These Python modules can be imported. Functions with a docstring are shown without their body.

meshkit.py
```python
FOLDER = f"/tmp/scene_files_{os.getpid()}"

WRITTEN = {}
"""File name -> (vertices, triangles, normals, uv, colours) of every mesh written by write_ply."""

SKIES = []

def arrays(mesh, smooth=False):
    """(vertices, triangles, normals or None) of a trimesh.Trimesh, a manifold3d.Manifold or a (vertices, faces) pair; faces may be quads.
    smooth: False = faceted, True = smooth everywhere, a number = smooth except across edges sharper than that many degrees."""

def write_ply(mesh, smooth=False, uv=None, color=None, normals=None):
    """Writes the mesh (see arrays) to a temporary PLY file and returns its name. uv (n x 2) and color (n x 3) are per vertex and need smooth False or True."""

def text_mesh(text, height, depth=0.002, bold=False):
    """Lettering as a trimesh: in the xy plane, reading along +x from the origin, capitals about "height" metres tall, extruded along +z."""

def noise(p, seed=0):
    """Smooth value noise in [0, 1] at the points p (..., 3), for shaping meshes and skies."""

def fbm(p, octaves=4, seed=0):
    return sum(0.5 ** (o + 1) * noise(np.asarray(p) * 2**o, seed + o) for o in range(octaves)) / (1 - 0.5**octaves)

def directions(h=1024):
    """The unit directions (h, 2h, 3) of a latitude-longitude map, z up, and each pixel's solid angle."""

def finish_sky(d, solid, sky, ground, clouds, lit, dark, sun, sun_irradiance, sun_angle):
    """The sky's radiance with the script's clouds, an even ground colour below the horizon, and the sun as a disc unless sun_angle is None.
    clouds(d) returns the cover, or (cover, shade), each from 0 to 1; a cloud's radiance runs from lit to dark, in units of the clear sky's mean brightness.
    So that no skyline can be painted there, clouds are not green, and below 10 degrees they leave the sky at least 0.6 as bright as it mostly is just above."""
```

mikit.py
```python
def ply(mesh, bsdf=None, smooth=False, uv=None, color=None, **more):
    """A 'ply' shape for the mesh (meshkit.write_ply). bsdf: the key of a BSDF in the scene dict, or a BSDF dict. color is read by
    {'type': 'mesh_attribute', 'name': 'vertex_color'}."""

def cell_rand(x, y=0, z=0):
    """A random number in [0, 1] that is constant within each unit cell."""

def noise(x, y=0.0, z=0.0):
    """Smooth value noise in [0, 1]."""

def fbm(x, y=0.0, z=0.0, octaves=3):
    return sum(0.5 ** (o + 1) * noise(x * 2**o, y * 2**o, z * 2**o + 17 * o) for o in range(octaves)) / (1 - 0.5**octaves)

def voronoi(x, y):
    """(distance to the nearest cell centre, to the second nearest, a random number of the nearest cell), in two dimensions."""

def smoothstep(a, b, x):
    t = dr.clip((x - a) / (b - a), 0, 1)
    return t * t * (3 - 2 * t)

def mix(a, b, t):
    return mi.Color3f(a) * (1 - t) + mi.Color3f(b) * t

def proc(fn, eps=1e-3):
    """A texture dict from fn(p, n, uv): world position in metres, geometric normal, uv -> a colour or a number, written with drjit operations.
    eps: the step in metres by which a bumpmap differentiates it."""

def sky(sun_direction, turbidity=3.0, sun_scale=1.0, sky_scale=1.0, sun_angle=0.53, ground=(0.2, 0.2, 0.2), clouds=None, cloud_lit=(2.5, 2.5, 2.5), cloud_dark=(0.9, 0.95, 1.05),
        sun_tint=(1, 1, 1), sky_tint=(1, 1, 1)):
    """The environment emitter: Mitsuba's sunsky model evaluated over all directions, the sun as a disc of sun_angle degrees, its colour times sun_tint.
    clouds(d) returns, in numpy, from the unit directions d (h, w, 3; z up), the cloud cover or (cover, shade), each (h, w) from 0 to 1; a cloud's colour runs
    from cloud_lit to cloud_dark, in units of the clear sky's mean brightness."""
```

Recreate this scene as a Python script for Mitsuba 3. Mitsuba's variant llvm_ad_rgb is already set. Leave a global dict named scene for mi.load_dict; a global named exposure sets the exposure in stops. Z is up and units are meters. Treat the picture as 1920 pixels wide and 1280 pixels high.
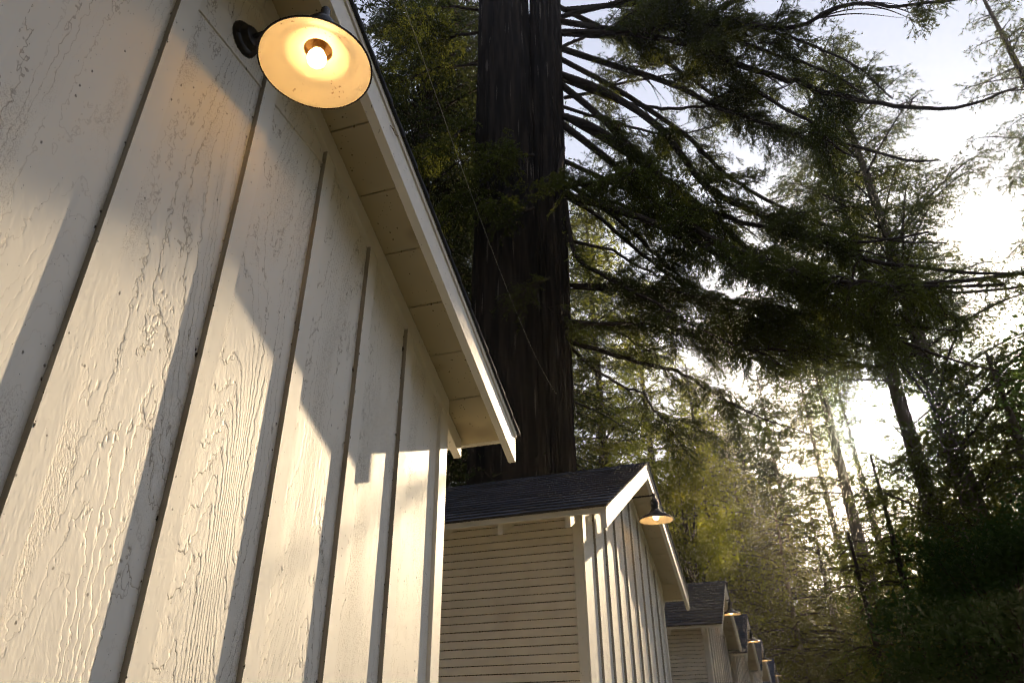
import math, numpy as np, trimesh, drjit as dr, mitsuba as mi, mikit, meshkit
from mikit import noise as tnoise, fbm as tfbm, smoothstep as sst, mix, cell_rand, proc, ply
T = mi.ScalarTransform4f
scene, labels = {}, {}

# ---------------------------------------------------------------- camera, sky, exposure
FW, UP = np.array([-0.3137, 0.8132, 0.4902]), np.array([0.1862, -0.4544, 0.8711])
EYE = np.array([0, 0, 1.5])
scene['camera'] = {'type': 'perspective', 'fov_axis': 'x', 'fov': 72.15, 'near_clip': 0.05, 'far_clip': 3000.0,
                   'to_world': T().look_at(origin=EYE.tolist(), target=(EYE + FW).tolist(), up=UP.tolist())}
SUN = np.array([0.172, 0.921, 0.349]); SUN /= np.linalg.norm(SUN)
scene['sky'] = mikit.sky(SUN.tolist(), turbidity=4, sun_scale=1.3, sun_tint=(0.93, 0.98, 1.06), ground=(0.13, 0.11, 0.07),
                         clouds=lambda d: 0.55, cloud_lit=(1.9, 1.92, 2.3))   # a thin even veil of high haze
exposure = 2.8
HAZE = 0.0011

# ---------------------------------------------------------------- materials
def mat(name, color, rough=0.6, bump=None, spec=0.4, metallic=0.0, eps=1e-3, **k):
    c = {'type': 'rgb', 'value': list(color)} if not callable(color) else proc(color)
    m = {'type': 'principled', 'base_color': c, 'roughness': rough, 'specular': spec, 'metallic': metallic, **k}
    if bump is not None:
        m = {'type': 'bumpmap', 'arbitrary': proc(bump, eps), 'scale': 1.0, 'bsdf': m}
    scene[name] = {'type': 'twosided', 'bsdf': m}
    return name

PAINT = (0.745, 0.722, 0.675)

def grain_field(y, z):
    """Contours of rotary-cut plywood: long along z, swirling here and there."""
    warp = tfbm(y * 4.0, z * 0.7, 3.0, 2)
    f = 5.0 * tfbm(y * 2.6 + 0.45 * warp, z * 0.30, 7.0, 2) + 0.9 * tnoise(y * 8, z * 1.0, 5.0)
    jag = 0.050 * (tnoise(y * 70, z * 30, 2.0) - 0.5) + 0.035 * (tnoise(y * 170, z * 90, 4.0) - 0.5)
    return f + jag

def grain_parts(y, z):
    f = grain_field(y, z) * 11.0
    r = f - dr.floor(f)
    on = cell_rand(dr.floor(f), 3, dr.floor(z * 1.3 + y * 2))              # not every ring opened up
    patch = sst(0.30, 0.50, tfbm(y * 2.3, z * 0.40, 11.0, 2))
    crack = (1 - sst(0.0, 0.13, r)) * sst(0.05, 0.30, on) * (0.35 + 0.65 * patch)
    lip = sst(0.10, 0.30, r) * (1 - sst(0.30, 0.95, r)) * patch
    rough = sst(0.50, 0.70, tfbm(y * 13, z * 3.0, 23.0, 2)) * sst(0.38, 0.6, tnoise(y * 3.0, z * 0.8, 29.0))
    return crack, lip, rough

def ply_height(p, n, uv):
    y, z = p.y, p.z
    crack, lip, rough = grain_parts(y, z)
    fine = tnoise(y * 420, z * 90, 1.0) * 0.5 + tnoise(y * 900, z * 700, 1.0) * 0.25
    saw = tnoise(y * 7 + z * 2, z * 210 + y * 60, 8.0)
    flow = tnoise(y * 190, z * 4.0, 6.0) + 0.6 * tnoise(y * 90, z * 2.0, 16.0)
    return (0.00030 * lip - 0.0011 * crack + 0.00020 * fine + 0.0007 * rough * (tnoise(y * 480, z * 260, 9.0) - 0.5)
            + 0.00008 * saw + 0.00016 * flow)

def specks(a, b, scale, thr):
    """Small dark flecks: spider droppings, dirt caught in the relief."""
    cx, cy = dr.floor(a * scale), dr.floor(b * scale)
    fx, fy = a * scale - cx - 0.2 - 0.6 * cell_rand(cx, cy, 1), b * scale - cy - 0.2 - 0.6 * cell_rand(cx, cy, 2)
    d = dr.sqrt(fx * fx + fy * fy * (0.3 + 0.7 * cell_rand(cx, cy, 4)))
    return dr.select(cell_rand(cx, cy, 3) > thr, 1 - sst(0.05, 0.13, d), 0.0)

def ply_color(p, n, uv):
    y, z = p.y, p.z
    crack, lip, rough = grain_parts(y, z)
    grit = sst(0.45, 0.8, 0.6 * tnoise(y * 620, z * 330, 3.0) + 0.4 * tnoise(y * 1300, z * 900, 3.0))
    c = mix(PAINT, (0.68, 0.645, 0.58), 0.7 * tfbm(y * 1.7, z * 0.9, 2.0, 3))
    c = mix(c, (0.27, 0.23, 0.18), 0.75 * crack + 0.48 * rough * grit)
    s = specks(y, z * .8, 34.0, 0.975) + specks(y + 3.3, z, 95.0, 0.965)
    return mix(c, (0.06, 0.05, 0.04), dr.minimum(s, 1.0) * 0.85)

def board_height(p, n, uv):
    return (0.00030 * tnoise(p.y * 300 + p.x * 300, p.z * 60, 1.0) + 0.00018 * tnoise(p.y * 120 + p.x * 120, p.z * 4, 4.0)
            + 0.00015 * tnoise(p.x * 700, p.y * 700, p.z * 700))

def board_color(p, n, uv):
    c = mix(PAINT, (0.68, 0.645, 0.58), 0.7 * tfbm(p.x * 2.1 + p.y * 2.1, p.z * 1.3, 5.0, 3))
    s = specks(p.y + p.x, p.z, 38.0, 0.975) + specks(p.y - p.x, p.z + 2.2, 95.0, 0.97)
    return mix(c, (0.06, 0.05, 0.04), dr.minimum(s, 1.0) * 0.8)

def soffit_color(p, n, uv):
    c = mix((0.54, 0.475, 0.33), (0.44, 0.375, 0.235), tfbm(p.x * 3, p.y * 3, p.z * 3, 3))
    stain = sst(0.62, 0.8, tfbm(p.x * 4, p.y * 9 + p.z * 9, 4.0, 3))
    s = specks(p.y, p.x, 30.0, 0.9) + specks(p.y + 1.7, p.x, 70.0, 0.93)
    return mix(mix(c, (0.22, 0.16, 0.09), 0.5 * stain), (0.05, 0.04, 0.03), dr.minimum(s, 1.0) * 0.8)

def siding_color(p, n, uv):
    c = mix((0.79, 0.745, 0.65), (0.74, 0.69, 0.59), tfbm(p.x * 1.6, p.y * 3, p.z * 2.2, 3))
    return mix(c, (0.45, 0.38, 0.27), 0.16 * sst(0.62, 0.82, tfbm(p.x * 5, 3.0, p.z * 3.0, 3)))

def siding_height(p, n, uv):
    return 0.00025 * tnoise(p.x * 12, p.y * 40, p.z * 380) + 0.00018 * tnoise(p.x * 500, p.y * 500, p.z * 500)

def shingle_color_of(k):
    base = [(0.040, 0.046, 0.064), (0.052, 0.058, 0.078), (0.030, 0.035, 0.050), (0.062, 0.068, 0.088)][k]
    def fn(p, n, uv):
        g = tnoise(p.x * 420, p.y * 420, p.z * 420)
        return mi.Color3f(base) * (0.75 + 0.5 * g) + mi.Color3f(0.08, 0.08, 0.08) * sst(0.95, 1.0, tnoise(p.x * 300, p.y * 300, p.z * 300 + 5))
    return fn

def shingle_height(p, n, uv):
    return 0.0012 * tnoise(p.x * 380, p.y * 380, p.z * 380)

def bark_height(p, n, uv):
    a = dr.atan2(p.y - 11.3, p.x + 4.2)
    f = tfbm(a * 16 + 0.6 * tnoise(p.z * 0.8, 1.0), p.z * 0.6, 2.0, 3)
    return 0.05 * f + 0.012 * tnoise(p.x * 40, p.y * 40, p.z * 6)

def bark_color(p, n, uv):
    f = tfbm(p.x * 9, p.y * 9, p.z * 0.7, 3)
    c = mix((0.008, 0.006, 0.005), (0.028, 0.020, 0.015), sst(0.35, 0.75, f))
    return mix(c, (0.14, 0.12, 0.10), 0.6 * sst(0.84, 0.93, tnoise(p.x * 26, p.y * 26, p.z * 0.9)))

mat('plywood_paint', ply_color, 0.55, ply_height, 0.45, eps=6e-4)
mat('board_paint', board_color, 0.5, board_height, 0.45, eps=6e-4)
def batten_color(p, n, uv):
    shade_grime = sst(0.6, 0.85, dr.abs(n.y)) * (0.55 + 0.45 * tfbm(p.z * 5, p.y * 30, p.x * 30, 3))      # shade painted on the battens' narrow edges, with some dirt and mildew
    return mix(board_color(p, n, uv), (0.15, 0.125, 0.085), 0.95 * shade_grime)

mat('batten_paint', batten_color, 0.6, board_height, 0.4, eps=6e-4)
mat('soffit_paint', soffit_color, 0.6)
mat('siding_paint', siding_color, 0.5, siding_height, 0.45)
for k in range(4):
    mat(f'shingle_{k}', shingle_color_of(k), 0.85, shingle_height if k < 1 else None, 0.25)
mat('black_metal', lambda p, n, uv: mix((0.006, 0.006, 0.008), (0.014, 0.013, 0.016), tfbm(p.x * 50, p.y * 50, p.z * 50, 2)), 0.35, None, 0.35, 0.0, clearcoat=0.2, clearcoat_gloss=0.7)
mat('white_enamel', lambda p, n, uv: mix((0.76, 0.71, 0.58), (0.30, 0.20, 0.10), 0.75 * sst(0.78, 0.88, tnoise(p.x * 150, p.y * 120, p.z * 120)) * sst(0.5, 0.8, tnoise(p.x * 14, p.y * 14, p.z * 14))), 0.35, None, 0.5)
mat('old_brass', lambda p, n, uv: mix((0.34, 0.24, 0.12), (0.16, 0.10, 0.05), tfbm(p.x * 90, p.y * 90, p.z * 60, 2)), 0.45, None, 0.5, 0.6)
mat('dark_gap', (0.03, 0.025, 0.02), 0.9)
mat('lap_shade_dirt', (0.13, 0.10, 0.06), 0.9)  # dark backing: lap shadow and some dirt put into the colour
mat('dry_bark', (0.16, 0.085, 0.04), 0.8)
mat('steel_wire', (0.45, 0.42, 0.36), 0.35, None, 0.5, 0.7)
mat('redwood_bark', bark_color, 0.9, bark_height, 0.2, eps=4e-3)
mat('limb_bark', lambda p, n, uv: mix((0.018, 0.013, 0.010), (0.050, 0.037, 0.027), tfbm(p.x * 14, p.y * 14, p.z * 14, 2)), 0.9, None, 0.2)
mat('grey_bark', lambda p, n, uv: mix((0.05, 0.036, 0.024), (0.16, 0.125, 0.09), tfbm(p.x * 8, p.y * 8, p.z * 1.2, 3)), 0.9, lambda p, n, uv: 0.03 * tfbm(p.x * 12, p.y * 12, p.z * 1.6, 3), 0.2, eps=4e-3)
mat('ground_cover', lambda p, n, uv: mix(mix((0.16, 0.132, 0.08), (0.23, 0.19, 0.115), tfbm(p.x * 3, p.y * 3, 1.0, 3)), (0.12, 0.14, 0.05), 0.6 * sst(0.5, 0.65, tfbm(p.x * 0.3, p.y * 0.3, 2.0, 3))), 0.95, lambda p, n, uv: 0.02 * tfbm(p.x * 20, p.y * 20, 1.0, 3), 0.2)
mat('hill_soil', lambda p, n, uv: mix((0.05, 0.06, 0.025), (0.11, 0.10, 0.05), tfbm(p.x * 0.1, p.y * 0.1, 1.0, 3)), 0.95, None, 0.1)

def leaf(name, base, alt, trans, scale=0.7, rough=0.5):
    scene[name] = {'type': 'principledthin', 'base_color': proc(lambda p, n, uv: mix(base, alt, tfbm(p.x * scale, p.y * scale, p.z * scale, 2))),
                   'roughness': rough, 'diff_trans': trans, 'spec_trans': 0.0, 'eta': 1.4}
    return name

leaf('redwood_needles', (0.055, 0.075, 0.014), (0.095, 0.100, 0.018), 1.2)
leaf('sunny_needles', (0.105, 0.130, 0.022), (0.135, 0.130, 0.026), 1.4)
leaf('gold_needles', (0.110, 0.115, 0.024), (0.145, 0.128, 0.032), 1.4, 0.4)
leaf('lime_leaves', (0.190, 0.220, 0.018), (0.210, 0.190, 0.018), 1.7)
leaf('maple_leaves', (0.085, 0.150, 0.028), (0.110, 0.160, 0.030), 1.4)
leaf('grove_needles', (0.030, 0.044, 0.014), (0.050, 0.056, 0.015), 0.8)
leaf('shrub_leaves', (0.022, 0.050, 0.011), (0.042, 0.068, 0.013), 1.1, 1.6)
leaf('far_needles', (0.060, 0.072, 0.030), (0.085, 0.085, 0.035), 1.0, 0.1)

# ---------------------------------------------------------------- bookkeeping
def numbered(key):
    if not any(k == key or k.startswith(key + '__') for k in list(scene) + list(labels)):
        return key
    n = 1
    while any(k == f'{key}_{n:03d}' or k.startswith(f'{key}_{n:03d}__') for k in (scene if n > 900 else list(scene) + list(labels))):
        n += 1
    return f'{key}_{n:03d}'

COUNT = {}
def part(parent, name, shape, label=None, kind=None):
    """One entry of the scene under its parent; a repeat takes the next number."""
    base = f'{parent}__{name}'
    n = COUNT.get(base, -1) + 1
    COUNT[base] = n
    key = base if n == 0 else f'{base}_{n:03d}'
    scene[key] = shape
    if label or kind:
        labels[key] = {a: b for a, b in (('label', label), ('kind', kind)) if b}
    return key

def thing(name, label, cat, group=None):
    n = COUNT.get(name, -1) + 1
    COUNT[name] = n
    key = name if n == 0 else f'{name}_{n:03d}'
    labels[key] = {'label': label, 'category': cat}
    if group:
        labels[key]['group'] = group
    return key

# ---------------------------------------------------------------- mesh helpers
def box(x0, x1, y0, y1, z0, z1, c=0.002):
    c = min(c, 0.3 * min(x1 - x0, y1 - y0, z1 - z0))
    if c <= 0:
        return trimesh.creation.box(bounds=[[x0, y0, z0], [x1, y1, z1]])
    P = []
    for a in (0, 1, 2):
        for s in np.ndindex(2, 2, 2):
            q = [(x0, x1)[s[0]], (y0, y1)[s[1]], (z0, z1)[s[2]]]
            for b in range(3):
                if b != a:
                    q[b] += c if s[b] == 0 else -c
            P.append(q)
    return trimesh.convex.convex_hull(np.array(P))

def hull(points):
    return trimesh.convex.convex_hull(np.array(points, float))

def slab(poly, x0, x1, c=0.002):
    """A convex (y, z) outline extruded along x, edges slightly eased."""
    p = np.array(poly, float)
    m = p.mean(0)
    inner = m + (p - m) * (1 - c / np.maximum(np.linalg.norm(p - m, axis=1, keepdims=True), 1e-6) * 1.4)
    P = [[x0, *q] for q in inner] + [[x1, *q] for q in inner] + [[x0 + c, *q] for q in p] + [[x1 - c, *q] for q in p]
    return hull(P)

def cat(ms):
    vs, fs, o = [], [], 0
    for m in ms:
        vs.append(np.asarray(m.vertices)); fs.append(np.asarray(m.faces) + o); o += len(m.vertices)
    return trimesh.Trimesh(np.vstack(vs), np.vstack(fs), process=False)

def lathe(profile, n=64, center=(0, 0, 0)):
    p = np.array(profile, float)
    a = np.linspace(0, 2 * np.pi, n, endpoint=False)
    v = np.stack([p[:, :1] * np.cos(a), p[:, :1] * np.sin(a), np.repeat(p[:, 1:], n, 1)], -1).reshape(-1, 3) + center
    i, j = np.meshgrid(np.arange(len(p) - 1), np.arange(n), indexing='ij')
    q = np.stack([i * n + j, i * n + (j + 1) % n, (i + 1) * n + (j + 1) % n, (i + 1) * n + j], -1).reshape(-1, 4)
    return trimesh.Trimesh(v, np.vstack([q[:, :3], q[:, [0, 2, 3]]])[:, ::1], process=False)

def tube(points, radii, sides=6, cap=True):
    p = np.asarray(points, float)
    t = np.gradient(p, axis=0)
    t /= np.linalg.norm(t, axis=1, keepdims=True) + 1e-12
    a = np.cross(t, [0.31, 0.2, 0.93]); a /= np.linalg.norm(a, axis=1, keepdims=True) + 1e-12
    b, g = np.cross(t, a), np.arange(sides) * 2 * np.pi / sides
    r = np.broadcast_to(radii, (len(p),))
    v = p[:, None] + r[:, None, None] * (np.cos(g)[None, :, None] * a[:, None] + np.sin(g)[None, :, None] * b[:, None])
    i, j = np.meshgrid(np.arange(len(p) - 1), np.arange(sides), indexing='ij')
    q = np.stack([i * sides + j, i * sides + (j + 1) % sides, (i + 1) * sides + (j + 1) % sides, (i + 1) * sides + j], -1).reshape(-1, 4)
    v, f = v.reshape(-1, 3), np.vstack([q[:, [0, 1, 2]], q[:, [0, 2, 3]]])
    if cap:
        v = np.vstack([v, p[-1:] + t[-1:] * r[-1]]); k = len(v) - 1; o = (len(p) - 1) * sides
        f = np.vstack([f, [[o + s, o + (s + 1) % sides, k] for s in range(sides)]])
    return trimesh.Trimesh(v, f, process=False)

def smooth_path(c, n):
    """Catmull-Rom through the control points."""
    c = np.asarray(c, float)
    c = np.vstack([2 * c[0] - c[1], c, 2 * c[-1] - c[-2]])
    u = np.linspace(0, len(c) - 3 - 1e-9, n); i = u.astype(int); t = (u - i)[:, None]
    a, b, d, e = c[i], c[i + 1], c[i + 2], c[i + 3]
    return 0.5 * (2 * b + (d - a) * t + (2 * a - 5 * b + 4 * d - e) * t * t + (3 * b - a - 3 * d + e) * t ** 3)

# ---------------------------------------------------------------- the cabins
W, OV, HB, RISE, PL = 1.834, 0.287, 2.143, 1.041, 0.167          # half width, rake overhang, half span, rise, plumb height of the rake board
SL = RISE / HB
DECK = 0.117                                                     # deck underside above the rake board's lower edge
BACK = -3.5
CABINS = [(-3.054, -1.459, 1.216, 1.286 + 1.5), (-0.826, -1.557, 7.278, 1.352 + 1.5), (-0.965, -1.618, 14.962, 1.441 + 1.5),
          (-0.486, -1.578, 19.038, 1.351 + 1.5), (0.016, -1.689, 25.294, 1.430 + 1.5), (-0.4, -1.72, 32.0, 1.41 + 1.5)]
ORD = ['nearest cream cabin, its batten gable wall filling the left of the picture',
       'second cream cabin, its dark shingle slope and lap-sided flank facing the camera',
       'third cream cabin in the row, half hidden behind the far eave of the second cabin',
       'fourth cream cabin in the row, a narrow strip of dark roof beyond the third cabin',
       'fifth cream cabin in the row, near the bottom edge of the picture',
       'farthest cream cabin in the row, only its roof corner showing at the bottom edge']

def zd(y, up=0.0):
    return RISE * (1 - abs(y) / HB) + up

def rot_world(k):
    ph = math.radians(CABINS[k][0]); a, b = np.array([math.cos(ph), -math.sin(ph), 0]), np.array([math.sin(ph), math.cos(ph), 0])
    m = np.eye(4); m[:3, 0], m[:3, 1], m[:3, 2], m[:3, 3] = a, b, [0, 0, 1], CABINS[k][1:]
    return m

GROUND = -2.9
SHARED = {}
def shared(name, build, bsdf, smooth=False):
    if name not in SHARED:
        SHARED[name] = ply(build(), bsdf, smooth)
    return dict(SHARED[name])

def cabin(k):
    rng = np.random.default_rng(100 + k)
    M = T(rot_world(k))
    near = k < 3
    c = thing('cabin', ORD[k], 'cabin', 'cabins standing in a row')
    def put(parent, name, sh, **kw):
        return part(parent, name, {**sh, 'to_world': M}, **kw)
    # front wall: plywood sheet below the flashing, gable sheet above
    ZF = 0.757
    yf = HB * (1 - (ZF - DECK) / RISE)
    fw = put(c, 'front_wall', shared('fw', lambda: slab([(-W + .003, GROUND), (W - .003, GROUND), (W - .003, zd(W, DECK)), (yf, ZF - .004), (-yf, ZF - .004), (-W + .003, zd(W, DECK))], -0.016, 0.0, 0.0005), 'plywood_paint'))
    put(fw, 'gable_panel', shared('gp', lambda: slab([(-yf + .012, ZF + .004), (yf - .012, ZF + .004), (0.0, RISE + DECK - .003)], -0.016, 0.0005, 0.0005), 'plywood_paint'))
    put(fw, 'joint_flashing', shared('jf', lambda: slab([(-yf + .03, ZF - .0035), (yf - .03, ZF - .0035), (yf - .03, ZF + .0035), (-yf + .03, ZF + .0035)], -0.012, 0.006, 0.001), 'board_paint'))
    put(fw, 'joint_gap', shared('jg', lambda: slab([(-yf + .03, ZF + .0038), (yf - .03, ZF + .0038), (yf - .03, ZF + .0085), (-yf + .03, ZF + .0085)], -0.012, 0.0012, 0.0005), 'dark_gap'))
    edges = [W - 0.52 - .4064 * i for i in range(8)] if k == 0 else [-W + .4064 * (i + 1) for i in range(8)]
    for i, y in enumerate(edges):
        y1 = y + 0.066
        if y < -W + .12: continue
        def bat(y=y, y1=y1):
            f = DECK - 0.097
            if y < 0 < y1:
                return slab([(y, GROUND), (y1, GROUND), (y1, zd(y1, f)), (0, zd(0, f)), (y, zd(y, f))], 0.0, 0.020, 0.002)
            return slab([(y, GROUND), (y1, GROUND), (y1, zd(y1, f)), (y, zd(y, f))], 0.0, 0.020, 0.002)
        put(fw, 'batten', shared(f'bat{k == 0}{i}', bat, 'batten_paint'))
    if near:
        def dirt():
            r_ = np.random.default_rng(17); out = []
            for y in edges:
                for _ in range(22):
                    zz = r_.uniform(-1.5, min(zd(y, DECK - .12), 1.1)); a = r_.uniform(.0010, .0028) * (1 + (r_.random() < .1))
                    m = trimesh.creation.icosphere(1, 1.0); v = m.vertices * r_.uniform(.6, 1.4, (len(m.vertices), 1)) * [a * .8, a, a * r_.uniform(1, 2.2)]
                    on = r_.random() < .6
                    out.append(trimesh.Trimesh(v + [0.0 if on else .0195, y - (.001 + r_.exponential(.004)) if on else y + r_.uniform(-.001, .004), zz], m.faces, process=False))
            return cat(out)
        put(fw, 'dirt', shared(f'dirt{k == 0}', dirt, 'dark_gap', True), kind='stuff')
    for s in (-1, 1):
        put(fw, 'rake_trim', shared(f'rt{s}', lambda: slab([(s * 0.001, zd(0, DECK - .001)), (s * W, zd(W, DECK - .001)), (s * W, zd(W, DECK - .095)), (s * 0.001, zd(0, DECK - .095))], 0.0, 0.0225, 0.002), 'board_paint'))
        y0, y1 = sorted((s * (W - .089), s * W))
        put(c, 'corner_board', shared(f'cb{s}', lambda: slab([(y0, GROUND), (y1, GROUND), (y1, zd(y1, DECK - .096)), (y0, zd(y0, DECK - .096))], 0.0, 0.020, 0.002), 'board_paint'))
        y0, y1 = sorted((s * (W - .02), s * W))
        put(c, 'corner_board', shared(f'cs{s}', lambda: box(-.066, -.0005, y0, y1, GROUND, zd(W, DECK) - .002), 'board_paint'))
    # flanks
    for s in (-1, 1):
        y = s * (W - .034)
        y0, y1 = sorted((y, y - s * 0.02))
        sw = put(c, 'side_wall', shared(f'sw{s}', lambda: box(BACK, -.02, y0, y1, GROUND, zd(W, DECK) + .02, 0), 'lap_shade_dirt'))
        def sboard(z, h=0.0622):
            o = lambda d: y + s * d
            prof = [(.0125, .0), (.0140, .002), (.0140, .0515), (.0125, .0530), (.0010, .0545), (.0008, .056), (-.001, .056), (-.001, .0)]
            v = [[x, o(d), z + q] for x in (BACK, -.067) for d, q in prof]
            f = [[i, (i + 1) % 8, 8 + (i + 1) % 8, 8 + i] for i in range(8)]
            f = np.array(f) if s < 0 else np.array(f)[:, ::-1]
            return trimesh.Trimesh(v, np.vstack([f[:, :3], f[:, [0, 2, 3]]]), process=False)
        zs = [-0.931 + .0622 * i for i in range(-32, 19)]
        if k == 1 and s == -1:
            for i, z in enumerate(zs):
                put(sw, 'siding_board', shared(f'sb{i}', lambda: sboard(z + rng.uniform(-.001, .001), .0625), 'siding_paint'))
        else:
            put(sw, 'siding', shared(f'sd{s}', lambda: cat([sboard(z) for z in zs]), 'siding_paint'), kind='stuff')
        for i, xc in enumerate([-.030, -.587, -1.144, -1.701, -2.258, -2.815, -3.372, -3.929, -4.486]):
            x0, x1 = xc - .022, xc + .022
            ye = s * 2.092
            put(c, 'rafter_tail', shared(f'tail{s}{i}', lambda: slab([(s * (W + .0005), zd(W, DECK - .001)), (ye, zd(ye, DECK - .001)), (ye, zd(ye, DECK - .098)), (s * (W + .0005), zd(W, DECK - .098))], x0, x1, 0.003), 'board_paint'))
    # roof
    rf = f'{c}__roof'
    th = 0.022
    def deck():
        return cat([hull([[x, s * y, zd(y, DECK + dz)] for x in (BACK - .2, OV - .042) for (y, dz) in ((0.0, .0235), (HB - .021, .0235), (0.0, th + .004), (HB - .021, th + .004))]) for s in (-1, 1)])
    scene[rf] = {**shared('deck', deck, 'dark_gap'), 'to_world': M}
    ys = [1.831 - .267 * i for i in range(7)] + [0.0]
    ys = [HB - .021] + ys
    for s in (-1, 1):
        for i in range(len(ys) - 1):
            a, b = s * (ys[i] - .003), s * (ys[i + 1] + (.003 if ys[i + 1] > 0 else 0.001))
            dz = [0, .0008, -.0006, .0003, .001, 0, -.0005, .0004][i % 8]
            x1 = OV - .0415
            put(rf, 'soffit_board', shared(f'so{s}{i}', lambda: hull([[x, y, zd(y, DECK + dz + t)] for x in (BACK - .2, x1) for y in (a, b) for t in (0.0, th)]), 'soffit_paint'))
        # rake board and strip
        for nm, z0, z1, x1 in (('rake_board', 0.0, .135, OV), ('rake_strip', .1365, PL, OV + .008)):
            put(c, nm, shared(f'{nm}{s}', lambda: slab([(s * 0.0006, zd(0, z0)), (s * HB, z0), (s * HB, z1), (s * 0.0006, zd(0, z1))], OV - .040, x1, 0.0025), 'board_paint'))
        y0, y1 = sorted((s * (HB - .020), s * HB))
        put(c, 'eave_board', shared(f'eb{s}', lambda: box(BACK - .2, OV - .0415, y0, y1, DECK, .168, 0.003), 'board_paint'))
    # shingles
    top = PL + .003
    def shingle(s, r, x0, x1, e, lift, skew):
        """One tab of row r: its butt rests on the row below."""
        y0, y1 = HB + .022 - e * r * .9, HB + .022 - e * .9 * (r + 1) - .012
        y1 = max(y1, 0.0)
        t = .014 + lift
        zb = lambda y: RISE - SL * y + top
        P = [[x0, s * y0, zb(y0) + t], [x1, s * y0, zb(y0) + t], [x0, s * y0, zb(y0) - .001], [x1, s * y0, zb(y0) - .001],
             [x0 - skew * .4, s * y1, zb(y1) + .0015], [x1 - skew * .4, s * y1, zb(y1) + .0015], [x0 - skew * .4, s * y1, zb(y1) - .003], [x1 - skew * .4, s * y1, zb(y1) - .003]]
        f = [[0, 1, 3, 2], [0, 2, 6, 4], [1, 5, 7, 3], [4, 6, 7, 5], [0, 4, 5, 1], [2, 3, 7, 6]]
        q = np.array(f)
        if s > 0: q = q[:, ::-1]
        return trimesh.Trimesh(P, np.vstack([q[:, :3], q[:, [0, 2, 3]]]), process=False)
    e = .1432
    nrow = 17
    xr = OV + .022
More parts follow.
